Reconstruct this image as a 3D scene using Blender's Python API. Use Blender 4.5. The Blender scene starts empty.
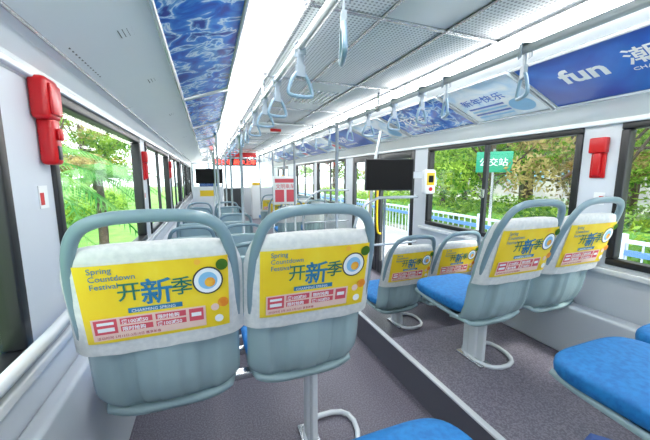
import bpy, math, random
from mathutils import Vector, Matrix
random.seed(4)
C=bpy.context.scene.collection
FH=1.2   # camera height over aisle floor

# ---------------------------------------------------------------- materials
def mat(name,col,rough=0.5,metal=0.0,em=0,spec=0.5,noise=None):
    m=bpy.data.materials.new(name); m.use_nodes=True
    nt=m.node_tree; b=nt.nodes['Principled BSDF']
    b.inputs['Base Color'].default_value=(*col,1); b.inputs['Roughness'].default_value=rough
    b.inputs['Metallic'].default_value=metal
    b.inputs['Specular IOR Level'].default_value=spec
    if em: 
        b.inputs['Emission Color'].default_value=(*col,1); b.inputs['Emission Strength'].default_value=em
    if noise:
        sc,c2,lo,hi=noise
        t=nt.nodes.new('ShaderNodeTexCoord'); n=nt.nodes.new('ShaderNodeTexNoise'); n.inputs['Scale'].default_value=sc
        n.inputs['Detail'].default_value=4
        r=nt.nodes.new('ShaderNodeValToRGB'); r.color_ramp.elements[0].position=lo; r.color_ramp.elements[1].position=hi
        r.color_ramp.elements[0].color=(*col,1); r.color_ramp.elements[1].color=(*c2,1)
        nt.links.new(t.outputs['Object'],n.inputs['Vector']); nt.links.new(n.outputs['Fac'],r.inputs['Fac'])
        nt.links.new(r.outputs['Color'],b.inputs['Base Color'])
    return m
M={}
M['white']=mat('panel_white',(.81,.84,.86),.30,noise=(1.5,(.76,.80,.83),.3,.7))
M['wall']=mat('wall_grey_white',(.67,.71,.77),.42,noise=(2,(.61,.66,.73),.3,.7))
M['floor']=mat('floor_vinyl',(.10,.09,.12),.42,noise=(140,(.20,.185,.23),.42,.62))
M['plat']=mat('platform_vinyl',(.145,.13,.17),.4,noise=(140,(.26,.24,.29),.42,.62))
M['riser']=mat('riser_grey',(.10,.10,.125),.5)
M['black']=mat('black_rubber',(.012,.013,.016),.4)
M['dark']=mat('dark_frame',(.03,.033,.04),.35)
M['shell']=mat('seat_plastic_teal',(.33,.46,.49),.25,noise=(6,(.36,.49,.52),.3,.7))
M['handle']=mat('handle_grey',(.21,.31,.36),.28)
M['cushion']=mat('cushion_blue',(.005,.15,.46),.6,noise=(60,(.012,.22,.58),.35,.65))
M['navy']=mat('cushion_navy',(.005,.045,.22),.6,noise=(60,(.01,.07,.30),.35,.65))
M['cloth']=mat('cover_cloth',(.74,.75,.74),.85,noise=(60,(.64,.66,.66),.35,.65))
M['tube']=mat('rail_white',(.78,.82,.86),.22)
M['pole']=mat('pole_grey',(.56,.61,.66),.2,.35)
M['steel']=mat('steel',(.55,.57,.6),.25,.8)
M['edge']=mat('step_edge_metal',(.70,.73,.77),.3,.2)
M['red']=mat('red_plastic',(.58,.006,.012),.3)
M['redem']=mat('led_red',(1,.05,.03),.4,em=3)
M['yellow']=mat('yellow_plastic',(.80,.55,.015),.4)
M['screen']=mat('screen_black',(.004,.004,.005),.5,spec=.2)
M['strap']=mat('strap_grey',(.30,.36,.44),.5)
M['strapblue']=mat('strap_blue',(.24,.36,.50),.3)
M['lamp']=mat('lamp_strip',(1,.98,.95),.4,em=9.5)
M['txtw']=mat('print_white',(.85,.88,.9),.5)
M['txtg']=mat('print_green',(.02,.17,.13),.5)
M['txtb']=mat('print_blue',(.03,.20,.38),.5)
M['txtr']=mat('print_darkred',(.45,.03,.04),.5)
M['pink']=mat('print_pink',(.68,.09,.12),.5)
M['palepink']=mat('print_palepink',(.84,.60,.52),.5)
M['orange']=mat('print_orange',(.80,.25,.02),.5,noise=(25,(.9,.48,.05),.4,.6))
M['lightblue']=mat('print_lightblue',(.25,.52,.78),.5)
M['grass']=mat('grass',(.10,.28,.04),.9,noise=(3,(.2,.42,.07),.3,.7))
M['verge']=mat('verge_paving',(.42,.40,.34),.9,noise=(1.5,(.22,.36,.12),.45,.6))
M['pave']=mat('pavement',(.42,.40,.39),.9,noise=(5,(.52,.50,.49),.3,.7))
M['bark']=mat('bark',(.06,.04,.03),.9,noise=(12,(.14,.10,.075),.3,.7))
M['build']=mat('building',(.62,.56,.54),.8,noise=(.6,(.48,.45,.47),.4,.6))
M['fence']=mat('fence_white',(.60,.68,.82),.5)
M['fenceb']=mat('fence_blue',(.10,.25,.6),.5)
M['sign']=mat('sign_green',(.01,.28,.16),.5)

def leafmat(name,c1,c2,sc=2.5):
    m=bpy.data.materials.new(name); m.use_nodes=True; nt=m.node_tree; nt.nodes.clear()
    o=nt.nodes.new('ShaderNodeOutputMaterial'); d=nt.nodes.new('ShaderNodeBsdfDiffuse'); t=nt.nodes.new('ShaderNodeBsdfTranslucent')
    mx=nt.nodes.new('ShaderNodeMixShader'); mx.inputs[0].default_value=.5
    tc=nt.nodes.new('ShaderNodeTexCoord'); n=nt.nodes.new('ShaderNodeTexNoise'); n.inputs['Scale'].default_value=sc; n.inputs['Detail'].default_value=5
    r=nt.nodes.new('ShaderNodeValToRGB'); r.color_ramp.elements[0].color=(*c1,1); r.color_ramp.elements[1].color=(*c2,1)
    r.color_ramp.elements[0].position=.38; r.color_ramp.elements[1].position=.62
    nt.links.new(tc.outputs['Object'],n.inputs['Vector']); nt.links.new(n.outputs['Fac'],r.inputs['Fac'])
    for s in (d,t): nt.links.new(r.outputs['Color'],s.inputs['Color'])
    nt.links.new(d.outputs[0],mx.inputs[1]); nt.links.new(t.outputs[0],mx.inputs[2]); nt.links.new(mx.outputs[0],o.inputs['Surface'])
    return m
M['leaf']=leafmat('leaf_green',(.04,.17,.02),(.42,.60,.10))
M['leaf2']=leafmat('leaf_olive',(.16,.13,.05),(.58,.46,.20))
M['leafd']=leafmat('leaf_deep',(.03,.13,.03),(.16,.34,.07))
M['palm']=leafmat('palm_green',(.05,.24,.05),(.36,.60,.20))

def glassmat():
    m=bpy.data.materials.new('window_glass'); m.use_nodes=True; nt=m.node_tree; nt.nodes.clear()
    o=nt.nodes.new('ShaderNodeOutputMaterial'); a=nt.nodes.new('ShaderNodeBsdfTransparent'); g=nt.nodes.new('ShaderNodeBsdfGlossy')
    a.inputs['Color'].default_value=(.95,.98,.97,1); g.inputs['Roughness'].default_value=.03
    mx=nt.nodes.new('ShaderNodeMixShader'); mx.inputs[0].default_value=.05
    nt.links.new(a.outputs[0],mx.inputs[1]); nt.links.new(g.outputs[0],mx.inputs[2]); nt.links.new(mx.outputs[0],o.inputs['Surface'])
    return m
M['glass']=glassmat()

def perfmat():
    m=mat('perforated_panel',(.72,.75,.78),.4); nt=m.node_tree; b=nt.nodes['Principled BSDF']
    tc=nt.nodes.new('ShaderNodeTexCoord'); sc=nt.nodes.new('ShaderNodeVectorMath'); sc.operation='SCALE'; sc.inputs['Scale'].default_value=62
    fr=nt.nodes.new('ShaderNodeVectorMath'); fr.operation='FRACTION'
    sb=nt.nodes.new('ShaderNodeVectorMath'); sb.operation='SUBTRACT'; sb.inputs[1].default_value=(.5,.5,0)
    mu=nt.nodes.new('ShaderNodeVectorMath'); mu.operation='MULTIPLY'; mu.inputs[1].default_value=(1,1,0)
    ln=nt.nodes.new('ShaderNodeVectorMath'); ln.operation='LENGTH'
    lt=nt.nodes.new('ShaderNodeMath'); lt.operation='LESS_THAN'; lt.inputs[1].default_value=.27
    mx=nt.nodes.new('ShaderNodeMix'); mx.data_type='RGBA'; mx.inputs[6].default_value=(.80,.82,.85,1); mx.inputs[7].default_value=(.27,.29,.32,1)
    L=nt.links.new
    L(tc.outputs['Object'],sc.inputs[0]); L(sc.outputs[0],fr.inputs[0]); L(fr.outputs[0],sb.inputs[0]); L(sb.outputs[0],mu.inputs[0])
    L(mu.outputs[0],ln.inputs[0]); L(ln.outputs['Value'],lt.inputs[0]); L(lt.outputs[0],mx.inputs[0]); L(mx.outputs[2],b.inputs['Base Color'])
    return m
M['perf']=perfmat()

def admat(name,cols,scale,rough=.12,dist=1.5):
    m=mat(name,cols[0][1],rough); nt=m.node_tree; b=nt.nodes['Principled BSDF']
    tc=nt.nodes.new('ShaderNodeTexCoord'); n=nt.nodes.new('ShaderNodeTexNoise'); n.inputs['Scale'].default_value=scale
    n.inputs['Detail'].default_value=6; n.inputs['Distortion'].default_value=dist
    r=nt.nodes.new('ShaderNodeValToRGB'); e=r.color_ramp.elements
    e[0].position=cols[0][0]; e[0].color=(*cols[0][1],1); e[1].position=cols[-1][0]; e[1].color=(*cols[-1][1],1)
    for p,c in cols[1:-1]:
        x=e.new(p); x.color=(*c,1)
    nt.links.new(tc.outputs['Object'],n.inputs['Vector']); nt.links.new(n.outputs['Fac'],r.inputs['Fac']); nt.links.new(r.outputs['Color'],b.inputs['Base Color'])
    return m
M['adblue']=admat('advert_blue',[(.3,(.001,.05,.38)),(.5,(.003,.10,.52)),(.7,(.008,.18,.65))],2.2,rough=.3)
M['adblue2']=admat('advert_blue_reflection',[(.34,(.002,.04,.34)),(.45,(.006,.12,.56)),(.52,(.04,.25,.70)),(.56,(.62,.80,.92)),(.59,(.10,.32,.70)),(.66,(.003,.03,.28))],11,dist=.8,rough=.2)  # pale and dark pattern paints tree reflections into the blue advert colour
M['adpale']=admat('advert_pale',[(.35,(.50,.70,.90)),(.6,(.82,.88,.94))],6)
M['adyel']=admat('advert_yellow',[(.3,(.86,.55,.012)),(.55,(.90,.66,.025)),(.75,(.92,.76,.12))],5,rough=.5,dist=.6)

# ---------------------------------------------------------------- helpers
def obj(name,me,parent=None,m=None,smooth=False):
    o=bpy.data.objects.new(name,me); C.objects.link(o)
    if m is not None and len(me.materials)==0: me.materials.append(m)
    if parent: o.parent=parent
    return o
def empty(name,loc=(0,0,0),rz=0):
    o=bpy.data.objects.new(name,None); C.objects.link(o); o.location=loc; o.rotation_euler=(0,0,rz); o.empty_display_size=.1
    return o
def boxmesh(name,bs):
    v=[];f=[]
    for (x0,x1,y0,y1,z0,z1) in bs:
        i=len(v)
        v+=[(x0,y0,z0),(x1,y0,z0),(x1,y1,z0),(x0,y1,z0),(x0,y0,z1),(x1,y0,z1),(x1,y1,z1),(x0,y1,z1)]
        f+=[(i,i+3,i+2,i+1),(i+4,i+5,i+6,i+7),(i,i+1,i+5,i+4),(i+1,i+2,i+6,i+5),(i+2,i+3,i+7,i+6),(i+3,i,i+4,i+7)]
    me=bpy.data.meshes.new(name); me.from_pydata(v,[],f); me.update(); return me
def boxes(name,bs,m,parent=None,bev=0):
    o=obj(name,boxmesh(name,bs),parent,m)
    if bev:
        b=o.modifiers.new('bevel','BEVEL'); b.width=bev; b.segments=3; b.limit_method='ANGLE'
        for p in o.data.polygons: p.use_smooth=True
    return o
def tubemesh(name,paths,r,seg=10,flat=1.0):
    V=[];F=[]
    for pts in paths:
        closed=False
        pts=[Vector(p) for p in pts]
        if (pts[0]-pts[-1]).length<1e-6: closed=True; pts=pts[:-1]
        n=len(pts); base=len(V); up=None
        for i,p in enumerate(pts):
            if closed: t=(pts[(i+1)%n]-pts[i-1])
            else: t=(pts[min(i+1,n-1)]-pts[max(i-1,0)])
            t.normalize()
            if up is None:
                up=Vector((0,0,1)) if abs(t.z)<.9 else Vector((0,1,0))
            up=(up-t*up.dot(t)); up.normalize(); s=t.cross(up)
            for k in range(seg):
                a=2*math.pi*k/seg
                V.append(p+up*math.cos(a)*r+s*math.sin(a)*r*flat)
        for i in range(n if closed else n-1):
            j=(i+1)%n
            for k in range(seg):
                F.append((base+i*seg+k,base+j*seg+k,base+j*seg+(k+1)%seg,base+i*seg+(k+1)%seg))
        if not closed:
            F.append(tuple(base+k for k in range(seg))[::-1]); F.append(tuple(base+(n-1)*seg+k for k in range(seg)))
    me=bpy.data.meshes.new(name); me.from_pydata(V,[],F); me.update()
    for p in me.polygons: p.use_smooth=len(p.vertices)==4
    return me
def smoothpts(pts,it=2,closed=False):
    pts=[Vector(p) for p in pts]
    for _ in range(it):
        q=[] if closed else [pts[0]]
        n=len(pts)
        for i in range(n if closed else n-1):
            a=pts[i];b=pts[(i+1)%n]
            q+=[a*.75+b*.25,a*.25+b*.75]
        if not closed: q.append(pts[-1])
        pts=q
    if closed: pts.append(pts[0].copy())
    return pts
def tube(name,paths,r,m,parent=None,seg=10,flat=1.0):
    return obj(name,tubemesh(name,paths,r,seg,flat),parent,m)
def gridmesh(name,fn,nu,nv):
    v=[];f=[]
    for j in range(nv+1):
        for i in range(nu+1): v.append(fn(i/nu,j/nv))
    for j in range(nv):
        for i in range(nu):
            a=j*(nu+1)+i; f.append((a,a+1,a+nu+2,a+nu+1))
    me=bpy.data.meshes.new(name); me.from_pydata(v,[],f); me.update()
    for p in me.polygons: p.use_smooth=True
    return me
def textmesh(s,size,extr=0.0006,bold=0.0):
    cu=bpy.data.curves.new('t','FONT'); cu.body=s; cu.size=size; cu.extrude=extr; cu.offset=bold; cu.resolution_u=3
    o=bpy.data.objects.new('t',cu); C.objects.link(o)
    bpy.context.view_layer.update()
    me=bpy.data.meshes.new_from_object(o.evaluated_get(bpy.context.evaluated_depsgraph_get()))
    bpy.data.objects.remove(o); me.name='text'; return me
def place(me,name,origin,xd,yd,m,parent=None):
    xd=Vector(xd).normalized(); yd=Vector(yd).normalized(); zd=xd.cross(yd)
    if len(me.materials)==0: me.materials.append(m)
    else: me.materials[0]=m
    o=bpy.data.objects.new(name,me); C.objects.link(o)
    o.matrix_local=Matrix(((xd.x,yd.x,zd.x,origin[0]),(xd.y,yd.y,zd.y,origin[1]),(xd.z,yd.z,zd.z,origin[2]),(0,0,0,1)))
    if parent: o.parent=parent
    return o
def text(s,size,origin,xd,yd,m,parent,name='lettering',bold=0.0):
    return place(textmesh(s,size,bold=bold),name,origin,xd,yd,m,parent)
def sup(v,n): return math.copysign(abs(v)**n,v)

XL,XR=-.45,1.95
YB,YF=-1.3,9.8
ZW0,ZW1=FH-.46,FH+.265
# ---------------------------------------------------------------- room shell
boxes('floor',[(XL-.05,XR+.05,YB,YF,-.08,0)],M['floor'])
WL=[(-1.1,.955),(1.19,2.55),(2.77,4.2),(4.42,5.85),(6.07,7.5),(7.72,9.2)]
def wall_side(name,x0,x1,wins,floorwins=[]):
    bs=[(x0,x1,YB,YF,ZW1,FH+.45)]
    edges=sorted([w for w in wins]+list(floorwins))
    y=YB
    for a,b in edges:
        bs.append((x0,x1,y,a,0,ZW1)); y=b
        if (a,b) not in floorwins: bs.append((x0,x1,a,b,0,ZW0))
    bs.append((x0,x1,y,YF,0,ZW1))
    return boxes(name,bs,M['wall'])
wall_side('wall_left',XL-.05,XL,WL)
WR=[(-1.1,.96),(1.13,2.42),(4.3,5.6),(5.8,7.1)]
DR=[(2.62,4.05),(7.9,9.2)]
wall_side('wall_right',XR,XR+.05,WR,DR)
boxes('wall_back',[(XL-.05,XR+.05,YB-.05,YB,0,1.0),(XL-.05,XR+.05,YB-.05,YB,1.55,FH+.6),(XL-.05,XL+.15,YB-.05,YB,1.0,1.55),(XR-.15,XR+.05,YB-.05,YB,1.0,1.55)],M['wall'])
boxes('wall_front',[(XL-.05,XR+.05,YF,YF+.05,0,.85),(XL-.05,XR+.05,YF,YF+.05,1.62,FH+.6),(XL-.05,XL+.05,YF,YF+.05,.85,1.62),(XR-.05,XR+.05,YF,YF+.05,.85,1.62)],M['wall'])
boxes('window_windshield',[(XL+.05,XR-.05,YF+.01,YF+.02,.85,1.62)],M['glass'])
boxes('window_rear',[(XL+.15,XR-.15,YB-.03,YB-.02,1.0,1.55)],M['glass'])

def window(n,xin,s,a,b,sash=True):
    root=empty('window_%d'%n)
    x0,x1=sorted((xin-s*.012,xin+s*.045)); t=.035
    boxes('gasket',[(x0,x1,a,b,ZW0,ZW0+t),(x0,x1,a,b,ZW1-t,ZW1),(x0,x1,a,a+t,ZW0+t,ZW1-t),(x0,x1,b-t,b,ZW0+t,ZW1-t)],M['black'],root,.006)
    if sash:
        mid=(a+b)/2
        x2,x3=sorted((xin+s*.002,xin+s*.028))
        boxes('sash_bar',[(x2,x3,mid-.016,mid+.016,ZW0+t,ZW1-t)],M['dark'],root)
        x4,x5=sorted((xin-s*.004,xin+s*.002))
        boxes('sash_latch',[(x4-.006,x5+.006,mid-.012,mid+.012,ZW0+.3,ZW0+.36)],M['steel'],root)
    x2,x3=sorted((xin+s*.012,xin+s*.016))
    boxes('pane',[(x2,x3,a+t*.6,b-t*.6,ZW0+t*.6,ZW1-t*.6)],M['glass'],root)
n=1
for a,b in WL: window(n,XL,-1,a,b,n!=2); n+=1
for a,b in WR: window(n,XR,1,a,b); n+=1
for k,(a,b) in enumerate(DR):
    root=empty('door_%d'%(k+1)); x0,x1=XR-.005,XR+.04; mid=(a+b)/2; bs=[]
    for p,q in ((a,mid-.008),(mid+.008,b)):
        bs+=[(x0,x1,p,p+.06,0,ZW1),(x0,x1,q-.06,q,0,ZW1),(x0,x1,p+.06,q-.06,0,.16),(x0,x1,p+.06,q-.06,ZW1-.08,ZW1)]
    boxes('leaf_frame',bs,M['dark'],root,.006)
    boxes('leaf_glass',[(XR+.014,XR+.02,a+.05,b-.05,.12,ZW1-.05)],M['glass'],root)
    for p in (mid-.09,mid+.09):
        tube('grab_bar',[smoothpts([(XR,p,.5),(XR-.06,p,.52),(XR-.06,p,1.2),(XR,p,1.22)])],.013,M['yellow'],root)

# ---------------------------------------------------------------- ceiling
def strip(name,prof,y0,y1,m,parent=None,th=0,ny=1):
    v=[];f=[]
    for (x,z) in prof: v+=[(x,y0,z+FH),(x,y1,z+FH)]
    for i in range(len(prof)-1): f.append((2*i,2*i+1,2*i+3,2*i+2))
    me=bpy.data.meshes.new(name); me.from_pydata(v,[],f); me.update()
    o=obj(name,me,parent,m)
    if th:
        s=o.modifiers.new('s','SOLIDIFY'); s.thickness=th; s.offset=0
    return o
ceil=empty('ceiling')
strip('roof_skin',[(XL-.05,.44),(-.2,.6),(.1,.68),(1.4,.68),(1.7,.6),(XR+.05,.44)],YB,YF,M['white'],ceil,.02)
strip('cove_left',[(XL,.262),(XL+.012,.30),(XL+.05,.335),(-.15,.447),(-.12,.462),(.14,.552),(.205,.56)],YB,YF,M['white'],ceil,.006)
strip('cove_right',[(XR,.262),(XR-.012,.29),(1.80,.372),(1.43,.525),(1.36,.552),(1.305,.56)],YB,YF,M['white'],ceil,.006)
strip('liner_middle',[(.205,.575),(1.305,.575)],YB,YF,M['white'],ceil,.006)
y=YB; k=0
while y<YF-.2:
    y2=min(y+.78,YF)
    boxes('perforated_panel',[(.34,.60,y+.01,y2-.01,FH+.557,FH+.568),(.90,1.14,y+.01,y2-.01,FH+.557,FH+.568)],M['perf'],ceil,.003)
    boxes('centre_panel',[(.612,.888,y+.004,y2-.004,FH+.56,FH+.568)],M['perf'] if k%2 else M['white'],ceil,.003)
    boxes('panel_rib',[(.32,1.16,y2-.008,y2+.008,FH+.552,FH+.57)],M['steel'],ceil,.002)
    if k%2==0:
        boxes('vent_slot',[(.64+.035*i,.655+.035*i,y+.2,y+.55,FH+.556,FH+.561) for i in range(7)],M['steel'],ceil)
    y=y2;k+=1
tr=tube('trim_ceiling',[[(.335,YB,FH+.556),(.335,YF,FH+.556)],[(.606,YB,FH+.556),(.606,YF,FH+.556)],[(.894,YB,FH+.556),(.894,YF,FH+.556)],[(1.16,YB,FH+.556),(1.16,YF,FH+.556)]],.006,M['steel'])
h=empty('roof_hatch',(.75,3.6,FH+.545))
boxes('hatch_lid',[(-.26,.26,-.3,.3,-.012,.012)],M['white'],h,.01); boxes('hatch_handle',[(-.06,.06,-.02,.02,-.04,-.012)],M['red'],h,.005)
def lights(name,xc,w):
    y=YB+.03
    root=empty(name)
    while y<YF-.3:
        y2=min(y+1.5,YF-.02)
        boxes('diffuser',[(xc-w/2,xc+w/2,y+.012,y2-.012,FH+.522,FH+.556)],M['lamp'],root,.014)
        boxes('lamp_housing',[(xc-w/2-.012,xc+w/2+.012,y,y2,FH+.556,FH+.568),(xc-w/2-.004,xc+w/2+.004,y2-.012,y2+.012,FH+.516,FH+.566)],M['tube'],root)
        y=y2
lights('ceiling_light_strip',.25,.085); lights('ceiling_light_strip',1.235,.09)

# ---------------------------------------------------------------- adverts in the coves
def adpanel(name,pa,pb,y0,y1,m,off=.006):
    a=Vector((pa[0],0,pa[1]+FH)); b=Vector((pb[0],0,pb[1]+FH)); d=(b-a).normalized()
    nrm=Vector((d.z,0,-d.x)) 
    if nrm.z>0: nrm=-nrm
    root=empty(name)
    a2=a+nrm*off+d*.008; b2=b+nrm*off-d*.008
    def P(p,y): return (p.x,y,p.z)
    me=bpy.data.meshes.new('sheet'); me.from_pydata([P(a2,y0+.01),P(a2,y1-.01),P(b2,y1-.01),P(b2,y0+.01)],[],[(0,1,2,3)]); me.update()
    obj('sheet',me,root,m)
    a3=a+nrm*(off+.003); b3=b+nrm*(off+.003)
    tube('frame',[[P(a3,y0),P(a3,y1),P(b3,y1),P(b3,y0),P(a3,y0)]],.009,M['pole'],root,6)
    return root,a2,b2,d,nrm
LA,LB=(-.12,.462),(.14,.552)
for (a,b) in ((-1.2,.1),(.12,.93),(.95,2.1),(2.13,3.3),(3.33,4.5),(4.53,5.7),(5.73,6.9),(6.93,8.1),(8.13,9.3)):
    adpanel('advert_board',LA,LB,a,b,M['adblue2'] if a<5 else M['adpale'])
RA,RB=(1.80,.374),(1.43,.523)
segs=[(-1.2,-.3,'adblue'),(-.28,1.19,'adblue'),(1.21,1.71,'adpale'),(1.73,2.46,'adblue2'),(2.5,3.1,'adpale'),(3.12,3.9,'adblue'),(3.95,4.6,'adpale'),(4.65,5.4,'adblue'),(5.45,6.2,'adpale'),(6.25,7.2,'adblue'),(7.25,8.4,'adpale')]
for a,b,mm in segs:
    root,a2,b2,d,nr=adpanel('advert_board',RA,RB,a,b,M[mm])
    X=(0,-1,0); Y=d
    def pt(y,h): 
        p=a2+d*h+nr*.001; return (p.x,y,p.z)
    if (a,mm)==(-.28,'adblue'):
        text('fun',.145,pt(1.045,.175),X,Y,M['txtw'],root,bold=.004)
        text('潮玩新春',.11,pt(.80,.20),X,Y,M['txtw'],root,bold=.001)
        text('CHARMING SPRING',.03,pt(.80,.15),X,Y,M['txtw'],root)
    elif mm=='adpale':
        text('新年快乐',.075,pt(b-.06,.20),X,Y,M['adblue'],root)
        w=(b-a)
        for q in range(4):
            z0=.04+.035*q
            me=bpy.data.meshes.new('print'); me.from_pydata([pt(b-.06,z0),pt(b-.06-w*.5,z0),pt(b-.06-w*.5,z0+.018),pt(b-.06,z0+.018)],[],[(0,1,2,3)]); me.update(); obj('print_line',me,root,M['adblue'] if q%2 else M['lightblue'])
        me=bpy.data.meshes.new('print'); cc=[pt(a+.11+.07*math.cos(t*math.pi/12),.1+.07*math.sin(t*math.pi/12)) for t in range(24)]
        me.from_pydata(cc,[],[tuple(range(24))[::-1]]); me.update(); obj('print_disc',me,root,M['pink'] if a>3 else M['lightblue'])
    elif a>1:
        text('花样',.14,pt(b-.12,.15),X,Y,M['txtw'],root)
        text('charming spring',.05,pt(b-.12,.07),X,Y,M['txtw'],root)
d=Vector((.25,0,.1225)).normalized(); nr=Vector((d.z,0,-d.x))
def lp(h,y,o=.005):
    p=Vector((XL+.05,0,.335+FH))+d*h+nr*o; return (p.x,y,p.z)
def discs(name,cs,r,m,parent,o=.005):
    V=[];F=[]
    for (h,y) in cs:
        i=len(V); V+=[lp(h+r*math.cos(t*math.pi/5),y+r*math.sin(t*math.pi/5),o) for t in range(10)]; F.append(tuple(range(i,i+10)))
    me=bpy.data.meshes.new(name); me.from_pydata(V,[],F); me.update(); return obj(name,me,parent,m)
for k,y0 in enumerate((1.12,3.2,5.4)):
    sp=empty('ceiling_speaker')
    discs('sound_hole',[(.06+.018*i,y0+.024*j) for i in range(6) for j in range(12)],.0062,M['dark'],sp)
for y0 in (1.12,1.6,2.4,3.7,4.9):
    vt=empty('air_vent')
    discs('vent_ring',[(.215,y0)],.036,M['steel'],vt,.006)
    V=[];F=[]
    for q in range(5):
        i=len(V);h0=.189+.012*q; V+=[lp(h0,y0-.026,.008),lp(h0,y0+.026,.008),lp(h0+.006,y0+.026,.011),lp(h0+.006,y0-.026,.011)]; F.append((i,i+1,i+2,i+3))
    me=bpy.data.meshes.new('louvres'); me.from_pydata(V,[],F); obj('louvres',me,vt,M['black'])
tube('trim_duct_left',[[lp(.262,YB,.006),lp(.262,YF,.006)],[lp(.03,YB,.006),lp(.03,YF,.006)]],.005,M['steel'])
for y0 in (.5,1.9,3.3,4.7,6.1): tube('trim_duct_seam',[[lp(.03,y0,.002),lp(.262,y0,.002)]],.003,M['steel'])
boxes('trim_wall_right',[(XR-.03,XR,YB,YF,FH+.262,FH+.285)],M['tube'],None,.004)
boxes('trim_wall_left',[(XL,XL+.02,YB,YF,FH+.266,FH+.285)],M['tube'],None,.004)

# ---------------------------------------------------------------- overhead rails + straps
RZ=FH+.455; RLX,RRX=.33,1.10
for x in (RLX,RRX):
    r=empty('overhead_handrail')
    tube('rail',[[(x,YB+.1,RZ),(x,8.8,RZ)]],.0155,M['pole'],r,12)
    for y in [-.9,.4,1.9,3.3,4.9,6.5,8.1]:
        tube('bracket',[[(x,y,RZ),(x,y,FH+.555)]],.009,M['steel'],r,8)
        tube('bracket_collar',[[(x,y-.025,RZ),(x,y+.025,RZ)]],.021,M['steel'],r,12)
ringpts=smoothpts([(-.02,0,-.085),(.02,0,-.085),(.05,0,-.15),(.045,0,-.168),(-.045,0,-.168),(-.05,0,-.15)],2,True)
ringme=tubemesh('ring',[ringpts],.007,8); bandme=boxmesh('band',[(-.012,.012,-.0025,.0025,-.088,-.016),(-.014,.014,-.019,-.016,-.03,.016),(-.014,.014,.016,.019,-.03,.016),(-.014,.014,-.019,.019,.016,.019),(-.017,.017,-.007,.007,-.1,-.06)])
def strap(x,y,rz):
    r=empty('strap_hanger',(x,y,RZ),rz)
    obj('grip_ring',ringme,r,M['strapblue']); obj('webbing',bandme,r,M['strap'])
for i,y in enumerate([.30,.75,1.13,1.53,1.87,2.3,2.8,3.2,3.7,4.2,4.7,5.3,5.9,6.5,7.1]):
    strap(RLX,y,[1.2,1.25,.15,.3,.1,.5][i%6])
for i,y in enumerate([.86,1.26,1.44,1.71,2.04,2.35,2.8,3.2,3.7,4.2,4.7,5.3,5.9,6.5,7.1]):
    strap(RRX,y,[1.0,1.1,.4,.2,.1,.6][i%6])

# ---------------------------------------------------------------- stanchion poles
def pole(x,y,z0=0,z1=None,r=.0155,m='pole'):
    e=empty('stanchion_pole',(x,y,0))
    z1=z1 or RZ
    tube('pole',[[(0,0,z0),(0,0,z1)]],r,M[m],e,12)
    tube('floor_collar',[[(0,0,z0),(0,0,z0+.03)]],r*1.9,M['steel'],e,12)
    tube('top_collar',[[(0,0,z1-.03),(0,0,z1+.02)]],r*1.5,M['steel'],e,12)
    return e
for x,y in ((RLX,3.35),(RLX,4.95),(RLX,6.5),(RRX,2.62),(RRX,4.1),(RRX,5.6),(RRX,7.1),(RLX,8.1)): pole(x,y)
for x,y in ((.12,4.25),(.12,6.1),(.12,7.6)): pole(x,y,z1=FH+.54)
for y in (2.52,4.12):
    g=empty('door_guard_rail',(0,y,0))
    tube('frame',[smoothpts([(XR-.03,0,1.0),(RRX+.12,0,1.0),(RRX+.12,0,.15),(XR-.03,0,.15)],2)],.014,M['pole'],g)
    tube('mid_rail',[[(RRX+.12,0,.55),(XR-.03,0,.55)],[(1.55,0,.0),(1.55,0,1.0)]],.012,M['pole'],g)
    if y>3: boxes('panel',[(RRX+.16,XR-.06,-.004,.004,.2,.95)],M['glass'],g)
e=empty('grab_pole',(1.5,2.7,0)); tube('pole',[smoothpts([(0,0,0),(0,0,1.2),(.05,0,1.4),(.1,0,FH+.44)],2)],.015,M['pole'],e)

# ---------------------------------------------------------------- seats
def yrear(z):
    P=[(.355,.14),(.37,.085),(.40,.05),(.46,.028),(.56,.012),(.60,.0),(.88,-.07),(.95,-.09)]
    for (a,b),(c,dd) in zip(P,P[1:]):
        if z<=c: return b+(dd-b)*(z-a)/(c-a)
    return P[-1][1]
def hw(z):
    if z<.42: return .185+.025*(z-.355)/.065
    if z<.75: return .212
    return .212-.05*((z-.75)/.13)**2.2
def shellf(off,z0,z1,sx=1.0,rib=True,edge=.055):
    def fn(u,v):
        z=z0+(z1-z0)*v; x=(u*2-1); w=hw(z)*sx
        y=yrear(z)+edge*abs(x)**6-off
        if rib and z<.60:
            k=min(1,(.60-z)/.04)*min(1,max(0,(z-.36))/.03)
            a=abs(x)
            if .38<a<.66: y+=.018*k*min(1,min(a-.38,.66-a)/.05)
            if a<.18: y-=.008*k
        return (x*w,y,z)
    return fn
shell=gridmesh('seat_shell',shellf(0,.355,.86),44,30)
def hwc(z): return .223-.03*max(0,(z-.80)/.085)**2+.004*max(0,(.66-z)/.08)
def coverf(u,v):
    x=(u*2-1)
    if v<.46: z=.585+.295*(v/.46); s=0
    elif v<.56: z=.880+.008*math.sin(math.pi*(v-.46)/.10); s=(v-.46)/.10
    else: z=.880-.27*((v-.56)/.44); s=1
    w=hwc(z)
    yr=yrear(z)-.012+.045*abs(x)**8
    fr=yrear(z)+.060
    if s==0: y=yr
    elif s==1: y=fr-.028*abs(x)**8
    else: y=yr*(1-s)+(fr-.028*abs(x)**8)*s
    return (x*w,y+.0016*math.sin(x*23+z*34)*math.sin(z*21),z-.010*abs(x)**4*(1 if z>.8 else 0)+(.006*abs(x)**3-.001*math.cos(x*14) if v==0 else 0))
cover=gridmesh('cover',coverf,36,30)
def adgrid(z0,z1,hx,off): return gridmesh('advert_print',lambda u,v:(-hx+2*hx*u, yrear(z0+(z1-z0)*v)+.045*abs((-hx+2*hx*u)/.223)**8-off,z0+(z1-z0)*v),20,4)
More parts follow.
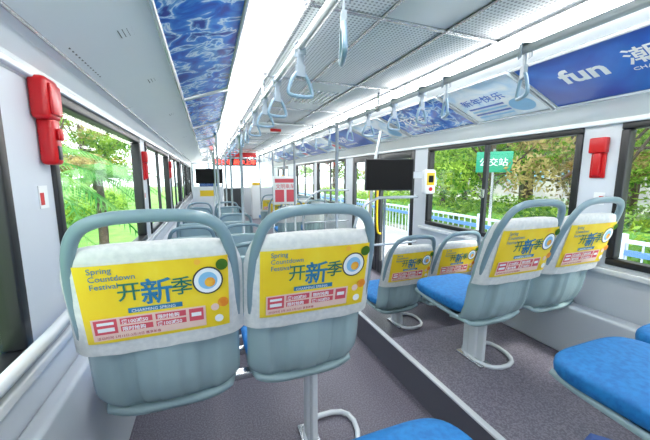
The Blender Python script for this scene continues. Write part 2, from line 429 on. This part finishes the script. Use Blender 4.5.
ad=adgrid(.628,.842,.180,.0165)
def pad(name,w,h,t,rx=.0):
    def fn(u,v):
        th=2*math.pi*u; ph=math.pi*(v-.5)
        cx=sup(math.cos(th),.45)*sup(math.cos(ph),.35); cy=sup(math.sin(th),.45)*sup(math.cos(ph),.35); cz=sup(math.sin(ph),.6)
        return (cx*w,cy*h,cz*t)
    return gridmesh(name,fn,40,16)
cush=pad('cushion',.212,.215,.04)
bpad=gridmesh('back_pad',lambda u,v:((2*u-1)*.182*(1-.12*v**6),yrear(.48+.35*v)+.024+.030*((1-abs(2*u-1)**5)*(1-abs(2*v-1)**5)),.48+.35*v),20,20)
panpts=gridmesh('seat_pan',lambda u,v:((u*2-1)*(.205-.02*abs(2*v-1)**4),.08+.40*v,.40-.032*(1-abs(u*2-1)**4)-.03*(1-v)),20,14)
hnd=[smoothpts([(-.198,.02,.62),(-.200,-.028,.78),(-.180,-.075,.90),(-.13,-.095,.95),(0,-.10,.958),(.13,-.095,.95),(.180,-.075,.90),(.200,-.028,.78),(.198,.02,.62)],3)]
hndme=tubemesh('grab_handle',hnd,.0135,12,1.2)
up=Vector((0,-.07,.28)).normalized()
def on(x,z,o=.018): return (x,yrear(z)-o,z)
def quadmesh(rects,o):
    V=[];F=[]
    for (x0,x1,z0,z1) in rects:
        i=len(V); V+=[on(x0,z0,o),on(x1,z0,o),on(x1,z1,o),on(x0,z1,o)]; F.append((i,i+1,i+2,i+3))
    me=bpy.data.meshes.new('print'); me.from_pydata(V,[],F); me.update(); return me
def discmesh(cx,cz,r,o,rx=1):
    me=bpy.data.meshes.new('disc'); me.from_pydata([on(cx+rx*r*math.cos(t*math.pi/14),cz+r*math.sin(t*math.pi/14),o) for t in range(28)],[],[tuple(range(28))]); me.update(); return me
T_main1=textmesh('开',.056,.0003,.0004); T_main2=textmesh('新',.078,.0003,.0012); T_main3=textmesh('季',.056,.0003,.0004)
T_en=textmesh('Spring\nCountdown\nFestival',.021,.0002)
T_spark=textmesh('CHARMING SPRING',.012,.0002); T_red1=textmesh('满100减50',.017,.0002,.0003); T_red2=textmesh('限时抢购',.017,.0002,.0003); T_sm=textmesh('活动时间 2月15日-3月10日 惠享新春',.0095,.0001)
discs_spec=[(D,m,n) for D,m,n in (
 (discmesh(.125,.775,.040,.0183),'dark','print_plate_rim'),(discmesh(.125,.775,.036,.0186),'txtw','print_plate'),(discmesh(.125,.775,.025,.0188),'lightblue','print_plate_centre'),(discmesh(.13,.77,.014,.019),'orange','print_food'),
 (discmesh(.163,.818,.016,.0183),'leafd','print_leaf'),(discmesh(.163,.705,.015,.0183),'orange','print_food'),(discmesh(.140,.692,.011,.0184),'palepink','print_food'),(discmesh(.15,.655,.012,.0184),'txtw','print_food'),(discmesh(.1,.83,.008,.0184),'orange','print_food'))]
Q_red=quadmesh([(-.157,-.105,.656,.697),(-.098,-.022,.658,.674),(-.014,.062,.658,.674),(-.098,-.022,.679,.696),(-.014,.062,.679,.696),(.07,.108,.658,.696)],.019)
Q_white=quadmesh([(-.162,.114,.638,.701)],.0186)
Q_wl=quadmesh([(-.150,-.112,.682,.690),(-.150,-.112,.663,.674),(.076,.102,.672,.684)],.0194)
Q_tag=quadmesh([(-.075,.055,.708,.722)],.0184)
def legset(root,z0,cx,w):
    boxes('pedestal_plate',[(cx-.012,cx+.012,.16,.30,z0+.02,.36)],M['tube'],root,.006)
    boxes('cross_beam',[(-w,w,.15,.19,.335,.362),(-w,w,.32,.36,.335,.362)],M['steel'],root,.006)
    boxes('pedestal_web',[(cx-.022,cx+.022,.20,.26,z0+.02,.33)],M['tube'],root,.012)
    pts=smoothpts([(cx-.02,.10,z0+.012),(cx+.20,.10,z0+.012),(cx+.24,.34,z0+.012),(cx-.02,.34,z0+.012)],2,True)
    tube('floor_foot',[pts],.0125,M['tube'],root,8)
    boxes('foot_plate',[(cx-.04,cx+.04,.14,.32,z0,z0+.014)],M['steel'],root,.004)
shell2=shell.copy(); shell2.name='upholstered_shell'; 
def seat_parts(root,dx,ad_on=True,cm='cushion',cover_on=True,handle=True,bm=None,back=True):
    def A(n,me,m,loc=(0,0,0),sol=0):
        o=obj(n,me,root,m); o.location=(dx+loc[0],loc[1],loc[2])
        if sol:
            s=o.modifiers.new('s','SOLIDIFY'); s.thickness=sol; s.offset=1
        return o
    if bm: A('seat_shell',shell2,M[bm],sol=-.03)
    else: A('seat_shell',shell,M['shell'],sol=-.022)
    A('seat_pan',panpts,M['shell'],sol=.02)
    if handle: A('grab_handle',hndme,M['handle'])
    A('cushion',cush,M[cm],(0,.285,.435))
    bp=A('back_pad',bpad if not bm else bpad2,M[bm or cm])
    if cover_on: A('headrest_cover',cover,M['cloth'])
    if ad_on:
        A('advert_print',ad,M['adyel'])
        for me,m,nm in discs_spec: A(nm,me,M[m])
        for me,nm,m in ((Q_white,'print_board','palepink'),(Q_red,'print_labels','pink'),(Q_wl,'print_lines','txtw'),(Q_tag,'print_tag','txtb')):
            A(nm,me,M[m])
        for me,x,z,m in ((T_main1,-.095,.748,'txtg'),(T_main2,-.042,.733,'txtb'),(T_main3,.030,.748,'txtg'),(T_en,-.15,.822,'txtb'),(T_spark,-.068,.7095,'txtw'),(T_sm,-.155,.6415,'txtr')):
            place(me,'print_lettering',(dx+x,*on(x,z,.0188)[1:]),(1,0,0),up,M[m],root)
        for me,x,z in ((T_red1,-.095,.6810),(T_red2,-.010,.6810),(T_red2,-.095,.6600),(T_red1,-.012,.6600)):
            o=place(me,'print_lettering',(dx+x,*on(x,z,.0194)[1:]),(1,0,0),up,M['txtw'],root); o.scale=(.82,.82,1)
bpad2=bpad.copy(); bpad2.name='back_pad_navy'
def double_seat(x0,y,zs,zfloor,w=.45,ped=.5,sz=1.0,**k):
    root=empty('double_bus_seat',(x0+w,y,zs)); root.scale=(w/.45,1,sz)
    seat_parts(root,-.225,**k); seat_parts(root,.225,**k)
    legset(root,(zfloor-zs)/sz,(ped-.5)*.9,.36)
    return root
EPS=.002
boxes('raised_platform',[(1.021,XR-EPS,YB+EPS,1.55,0,.19)],M['plat'],None,.0)
boxes('platform_riser',[(1.0,1.02,YB+EPS,1.98,0,.185)],M['riser'])
boxes('trim_step_edge',[(.994,1.024,YB+EPS,1.98,.186,.198)],M['edge'],None,.003)
PZ=.19
SB=FH-1.05
double_seat(-.372,.97,SB-.085,0,w=.459,ped=.82,sz=1.085)
double_seat(1.08,.975,SB-.015,PZ,.428,ped=.30)
def low_seat(x0,y,z=-.15,w=.44,**k): return double_seat(x0,y,z,0,w,**k)
low_seat(1.10,1.80,-.165,.418,ped=.35)
for y in (2.15,3.0,3.85,4.75,5.65): low_seat(-.38,y,-.20,ad_on=False,cover_on=False)
for y in (5.0,5.9,6.8): low_seat(1.045,y,-.16,ad_on=(y>5.5))
# camera row
double_seat(-.30,.095,FH-1.165,0,w=.44,sz=1.19,ped=.9,ad_on=False,cover_on=False,handle=False,bm='navy')
double_seat(.96,.125,SB+.02,PZ,.455,ped=.75,ad_on=False)

# ---------------------------------------------------------------- fittings
r=empty('wall_handrail'); tube('rail',[smoothpts([(XL+.0,.15,FH-.41),(XL+.045,.2,FH-.41),(XL+.045,1.2,FH-.41),(XL,1.25,FH-.41)],1)],.016,M['tube'],r,12)
boxes('wall_duct',[(XL+EPS,XL+.055,YB+EPS,9.0,0,.60)],M['wall'],None,.015)
boxes('baseboard_right',[(XR-.10,XR-EPS,YB+EPS,1.58,PZ+.001,.48)],M['wall'],None,.015)
boxes('trim_sill_right',[(XR-.03,XR,YB,2.5,ZW0-.05,ZW0-.02)],M['tube'],None,.006)
boxes('trim_sill_left',[(XL,XL+.02,YB,9.2,ZW0-.05,ZW0-.02)],M['tube'],None,.006)
def hammer(x,y,z,s,big):
    e=empty('emergency_hammer_box',(x,y,z))
    def bx(n,x0,x1,*r,m='red',b=.008):
        a,c=sorted((s*x0,s*x1)); return boxes(n,[(a,c,*r)],M[m],e,b)
    if big:
        bx('case',0.001,.046,-.04,.045,.0,.118,b=.014); bx('lid',.044,.053,-.03,.035,.015,.10)
        bx('hammer_body',.001,.042,-.015,.04,-.125,.01,b=.012); bx('knob',.042,.054,-.004,.024,-.055,-.02)
        bx('pull_tab',.041,.046,.0,.02,-.11,-.07,m='dark',b=.002)
    else:
        bx('case',0.001,.035,-.04,.04,.02,.10); bx('handle',.005,.03,-.018,.018,-.10,.02); bx('base',0.001,.012,-.035,.035,-.11,.1)
    bx('label',.001,.003,-.045,.005,-.25,-.185,m='txtw',b=0); bx('label_mark',.003,.004,-.04,-.02,-.24,-.205,m='red',b=0)
hammer(XL,1.14,FH+.158,1,True); hammer(XR,1.045,FH+.10,-1,False)
hammer(XL,2.66,FH+.08,1,False); hammer(XL,4.3,FH+.08,1,False)
def tv(x,y,z,w,h):
    e=empty('ceiling_monitor',(x,y,z))
    boxes('casing',[(-w/2,w/2,0,.045,-h/2,h/2)],M['screen'],e,.008); boxes('display',[(-w/2+.012,w/2-.012,-.002,0,-h/2+.012,h/2-.012)],M['screen'],e)
    boxes('mount_arm',[(-.02,.02,.045,.075,-h/2+.05,FH+.555-z)],M['tube'],e,.004)
    boxes('mount_plate',[(-.06,.06,.03,.09,h/2+.0,h/2+.012)],M['steel'],e)
e=empty('wall_monitor',(1.505,2.38,FH+.01),-.35)
boxes('casing',[(-.215,.215,0,.045,-.138,.142)],M['dark'],e,.006); boxes('display',[(-.205,.205,-.002,0,-.128,.132)],M['screen'],e); boxes('mount_arm',[(.10,.43,.046,.066,-.03,.03)],M['tube'],e,.004)
tv(.02,6.6,FH+.0,.50,.29)
e=empty('ticket_validator',(1.865,2.30,FH-.05))
boxes('body',[(-.06,.06,-.03,.03,-.11,.11)],M['txtw'],e,.02); boxes('face',[(-.042,.042,-.034,-.028,-.03,.08)],M['yellow'],e,.01); boxes('reader',[(-.025,.025,-.038,-.033,-.005,.055)],M['screen'],e,.002)
boxes('bracket',[(.04,.084,-.01,.01,-.03,.03)],M['steel'],e)
tube('stop_button',[[(0,-.04,-.065),(0,-.028,-.065)]],.018,M['red'],e,14)
e=empty('notice_board',(1.12,4.75,FH-.22)); boxes('board',[(-.19,.19,0,.012,-.22,.22)],M['txtw'],e,.004); boxes('print',[(-.16,.16,-.003,0,.12,.18),(-.16,-.02,-.003,0,-.18,.01),(.02,.16,-.003,0,-.18,.01)],M['pink'],e); tube('post',[[(0,.03,-(FH-.22)),(0,.03,.65)]],.014,M['pole'],e)
place(textmesh('文明乘车',.075,.001),'lettering',(-.15,-.004,.035),(1,0,0),(0,0,1),M['pink'],e)
e=empty('led_sign',(.72,8.9,FH+.38)); boxes('housing',[(-.58,.58,0,.08,-.10,.10)],M['dark'],e,.01)
place(textmesh('请投币 刷卡上车',.15,.002,.002),'lettering',(-.54,-.006,-.055),(1,0,0),(0,0,1),M['redem'],e)
e=empty('hanging_banner',(.72,7.2,FH+.47)); boxes('cloth_strip',[(-.33,.33,0,.006,-.05,.05)],M['red'],e); tube('cords',[[(-.3,.003,.05),(-.3,.003,.088)],[(.3,.003,.05),(.3,.003,.088)]],.004,M['steel'],e,6)
e=empty('driver_cab_partition',(0,8.0,0)); boxes('lower_panel',[(XL+.08,.33,0,.03,0,.95)],M['wall'],e,.01); boxes('glass_panel',[(XL+.08,.33,.01,.018,.95,1.5)],M['glass'],e); tube('frame',[[(XL+.1,.015,1.5),(.33,.015,1.5),(.33,.015,0)]],.018,M['pole'],e); boxes('door_panel',[(.32,.345,.05,1.2,0,.95)],M['wall'],e,.008)
boxes('warning_sticker',[(-.2,.15,-.004,0,.72,.86)],M['yellow'],e)
e=empty('driver_seat',(.0,8.55,0)); boxes('seat_back',[(-.22,.22,0,.1,.5,1.15)],M['navy'],e,.04); boxes('seat_base',[(-.22,.22,.1,.5,.42,.54)],M['navy'],e,.04); boxes('pedestal',[(-.12,.12,.15,.4,0,.42)],M['dark'],e,.02); boxes('headrest',[(-.13,.13,.01,.09,1.16,1.33)],M['navy'],e,.035)
e=empty('dashboard',(0,9.3,0)); boxes('console',[(XL+.02,.9,.1,.45,0,.85)],M['dark'],e,.03)
tube('steering_wheel',[smoothpts([(.22*math.cos(t*math.pi/8),-.02-.09*math.sin(t*math.pi/8),.95+.2*math.sin(t*math.pi/8)) for t in range(16)],1,True),[(0,-.02,.95),(0,.2,.8)],[(-.22,-.02,.95),(.22,-.02,.95)]],.016,M['black'],e)
e=empty('fare_box',(1.25,8.9,0)); boxes('body',[(-.13,.13,-.1,.1,0,.95)],M['white'],e,.02); boxes('coin_tray',[(-.1,.1,-.08,.08,.95,1.02)],M['yellow'],e,.01)

# ---------------------------------------------------------------- outside
GZ=-.35
boxes('ground_street',[(-40,45,-30,60,GZ-.1,GZ)],M['pave'])
boxes('ground_grass',[(-30,-1.6,-20,50,GZ,GZ+.05)],M['grass'])
boxes('ground_verge',[(5.2,30,-20,50,GZ,GZ+.08)],M['verge'])
def leafcloud(name,blobs,n,size):
    V=[];F=[]
    for _ in range(n):
        c,r=random.choice(blobs); 
        v=Vector((random.gauss(0,1),random.gauss(0,1),random.gauss(0,1))).normalized()*(random.random()**.45)
        p=Vector(c)+Vector((v.x*r[0],v.y*r[1],v.z*r[2]))
        a=Vector((random.gauss(0,1),random.gauss(0,1),random.gauss(0,1))).normalized(); b=a.orthogonal().normalized(); s=size*random.uniform(.6,1.3)
        i=len(V); V+=[p-a*s,p-b*s*.45,p+a*s,p+b*s*.45]; F.append((i,i+1,i+2,i+3))
    me=bpy.data.meshes.new(name); me.from_pydata(V,[],F); me.update(); return me
def treemeshes(seed):
    random.seed(seed)
    bl=[((random.uniform(-1.5,1.5),random.uniform(-1.5,1.5),random.uniform(1.5,4.4)),(random.uniform(.5,.9),)*2+(random.uniform(.3,.6),)) for _ in range(19)]
    trunk=smoothpts([(0,0,0),(.05,.04,1.2),(-.04,.03,2.3),(.1,0,3.5),(.05,0,4.8)],2)
    br=[smoothpts([(0,.03,1.1+.22*i),tuple(Vector(b[0])*.5+Vector((0,0,.8))),b[0]],2) for i,b in enumerate(bl[:10])]
    t=tubemesh('trunk',[trunk],.11,8); b=tubemesh('branches',br,.03,6)
    return t,b,leafcloud('foliage',bl,6500,.07)
TM=[treemeshes(s) for s in (1,2,3)]
TM2=[(t,b,f.copy()) for t,b,f in TM]
def tree(x,y,s,k,rz):
    e=empty('street_tree',(x,y,GZ+.05),rz); e.scale=(s,s,s)
    alt=k%3==1
    t,b,f=(TM2 if alt else TM)[(k//2)%3]
    obj('trunk',t,e,M['bark']); obj('branches',b,e,M['bark']); obj('foliage',f,e,M['leaf2'] if alt else M['leaf'])
random.seed(9)
tp=[(6.6,1.6,.72),(6.8,3.6,.8),(6.6,5.8,.75),(7.2,8.2,.85),(7.2,-.6,.8),(8.6,2.6,.9),(8.9,5.2,.9),(9.4,7.0,1.0),(9.4,.4,1.0),(9.8,10.5,1.0),(9.5,14,1.1),(7,17,1.0),(11,-3,1.1),(12,2.5,1.1),(12,5.5,1.1),(12.5,9,1.2),(13,13,1.3),(14,19,1.4),(7.6,-2.6,.8),(15,6,1.4),(15,1,1.4),(15,11,1.5),
    (-5.2,2.0,.8),(-5.5,5.2,.85),(-5.0,9.0,.85),(-5.3,13.5,.9),(-8,4,1.1),(-8.5,8.5,1.1),(-8,14,1.2),(-6,21,1.1),(-4.6,-1.0,.8),(-12,6,1.4),(-12,14,1.5),(-5.2,17,1.0),(-9,19,1.3)]
for i,(x,y,s) in enumerate(tp): tree(x,y,s,i,random.uniform(0,6.2))
random.seed(12)
hedge=leafcloud('hedge_foliage',[((0,j*.5,.55),(.5,.45,.5)) for j in range(10)],6000,.05)
for x,y in ((-3.4,-.4),(-3.5,4.6),(-3.4,9.6),(5.7,-4),(5.7,1),(5.7,6),(5.7,11),(8.2,-1),(8.2,4),(8.2,9)):
    e=empty('hedge',(x,y,GZ)); obj('foliage',hedge,e,M['leaf'])
    boxes('core',[(-.2,.2,0,4.5,0,.75)],M['grass'],e,.1)
def palm(x,y,s,seed):
    random.seed(seed)
    e=empty('palm_tree',(x,y,GZ)); e.scale=(s,s,s)
    tube('trunk',[smoothpts([(0,0,0),(.03,0,.7),(0,.03,1.5)],2)],.075,M['bark'],e)
    V=[];F=[];ribs=[]
    for i in range(19):
        az=i*2.4; el=random.uniform(.1,1.2); L=random.uniform(.9,1.25); pts=[]
        for k in range(13):
            t=k/12; r=L*t*math.cos(el*(1-.3*t)); z=1.5+L*(t*math.sin(el)-.75*t*t)
            pts.append(Vector((r*math.cos(az),r*math.sin(az),z)))
        ribs.append(pts)
        sd=Vector((-math.sin(az),math.cos(az),0))
        for k in range(1,13):
            for q in (0,.5):
                p=pts[k-1].lerp(pts[k],q); fw=(pts[k]-pts[k-1]).normalized(); ll=.34*math.sin(math.pi*min(.95,(k+q)/13*.85+.12))
                for sg in (-1,1):
                    tip=p+sd*sg*ll*.8+fw*ll*.6-Vector((0,0,.25*ll)); j=len(V)
                    V+=[p-fw*.012,p+fw*.018,tip]; F.append((j,j+1,j+2))
    me=bpy.data.meshes.new('fronds'); me.from_pydata(V,[],F); me.update(); obj('fronds',me,e,M['palm']); tube('frond_ribs',ribs,.007,M['palm'],e,5)
palm(-1.75,2.5,.98,3); palm(-2.0,4.3,1.1,5); palm(-1.8,6.4,1.0,7); palm(-1.8,.6,.8,8)
e=empty('street_fence',(4.4,-6,GZ))
bs=[(-.02,.02,0,30,.80,.84),(-.02,.02,0,30,.2,.24)]
fb=[(-.008,.008,i*.14,i*.14+.014,.24,.80) for i in range(214)]
boxes('rails',bs,M['fence'],e); boxes('bars',fb,M['fence'],e)
boxes('blue_band',[(-.025,.025,0,30,.66,.72)],M['fenceb'],e); boxes('posts',[(-.035,.035,i*2,i*2+.06,0,.9) for i in range(15)],M['fence'],e)
e=empty('street_sign',(5.0,4.35,GZ)); e.rotation_euler=(0,0,-.85)
boxes('sign_plate',[(-.30,.30,0,.02,1.62,2.0)],M['sign'],e,.01); tube('post',[[(0,.035,0),(0,.035,2.05)]],.03,M['steel'],e)
place(textmesh('公交站',.16,.002),'lettering',(-.25,-.004,1.75),(1,0,0),(0,0,1),M['txtw'],e)
for x0,x1,y0,y1,z in ((22,30,-10,40,9),(-32,-22,-10,50,12)):
    e=empty('building'); boxes('facade',[(x0,x1,y0,y1,GZ,z)],M['build'],e)
    xs=x0-.02 if x0>0 else x1-.01
    boxes('facade_windows',[(xs,xs+.03,y0+1+k*2.4,y0+2.4+k*2.4,.8+q*2.6,2.3+q*2.6) for k in range(20) for q in range(3)],M['lightblue'],e)

# ---------------------------------------------------------------- light & camera
w=bpy.data.worlds.new('world'); bpy.context.scene.world=w; w.use_nodes=True
bg=w.node_tree.nodes['Background']; bg.inputs['Color'].default_value=(.88,.94,1,1); bg.inputs['Strength'].default_value=2.9
s=bpy.data.lights.new('sun','SUN'); s.energy=3.5; s.angle=.2; s.color=(1,.96,.88); so=bpy.data.objects.new('sun',s); C.objects.link(so); so.rotation_euler=(math.radians(32),math.radians(18),0)
cam=bpy.data.cameras.new('camera'); co=bpy.data.objects.new('camera',cam); C.objects.link(co)
cam.sensor_width=36; cam.sensor_fit='HORIZONTAL'; cam.lens=36*308/650; cam.clip_start=.02
co.location=(0,0,FH); co.rotation_euler=(math.radians(90-8.1),0,math.radians(-20.6))
bpy.context.scene.camera=co
vs=bpy.context.scene.view_settings
vs.view_transform='Standard'; vs.exposure=.6
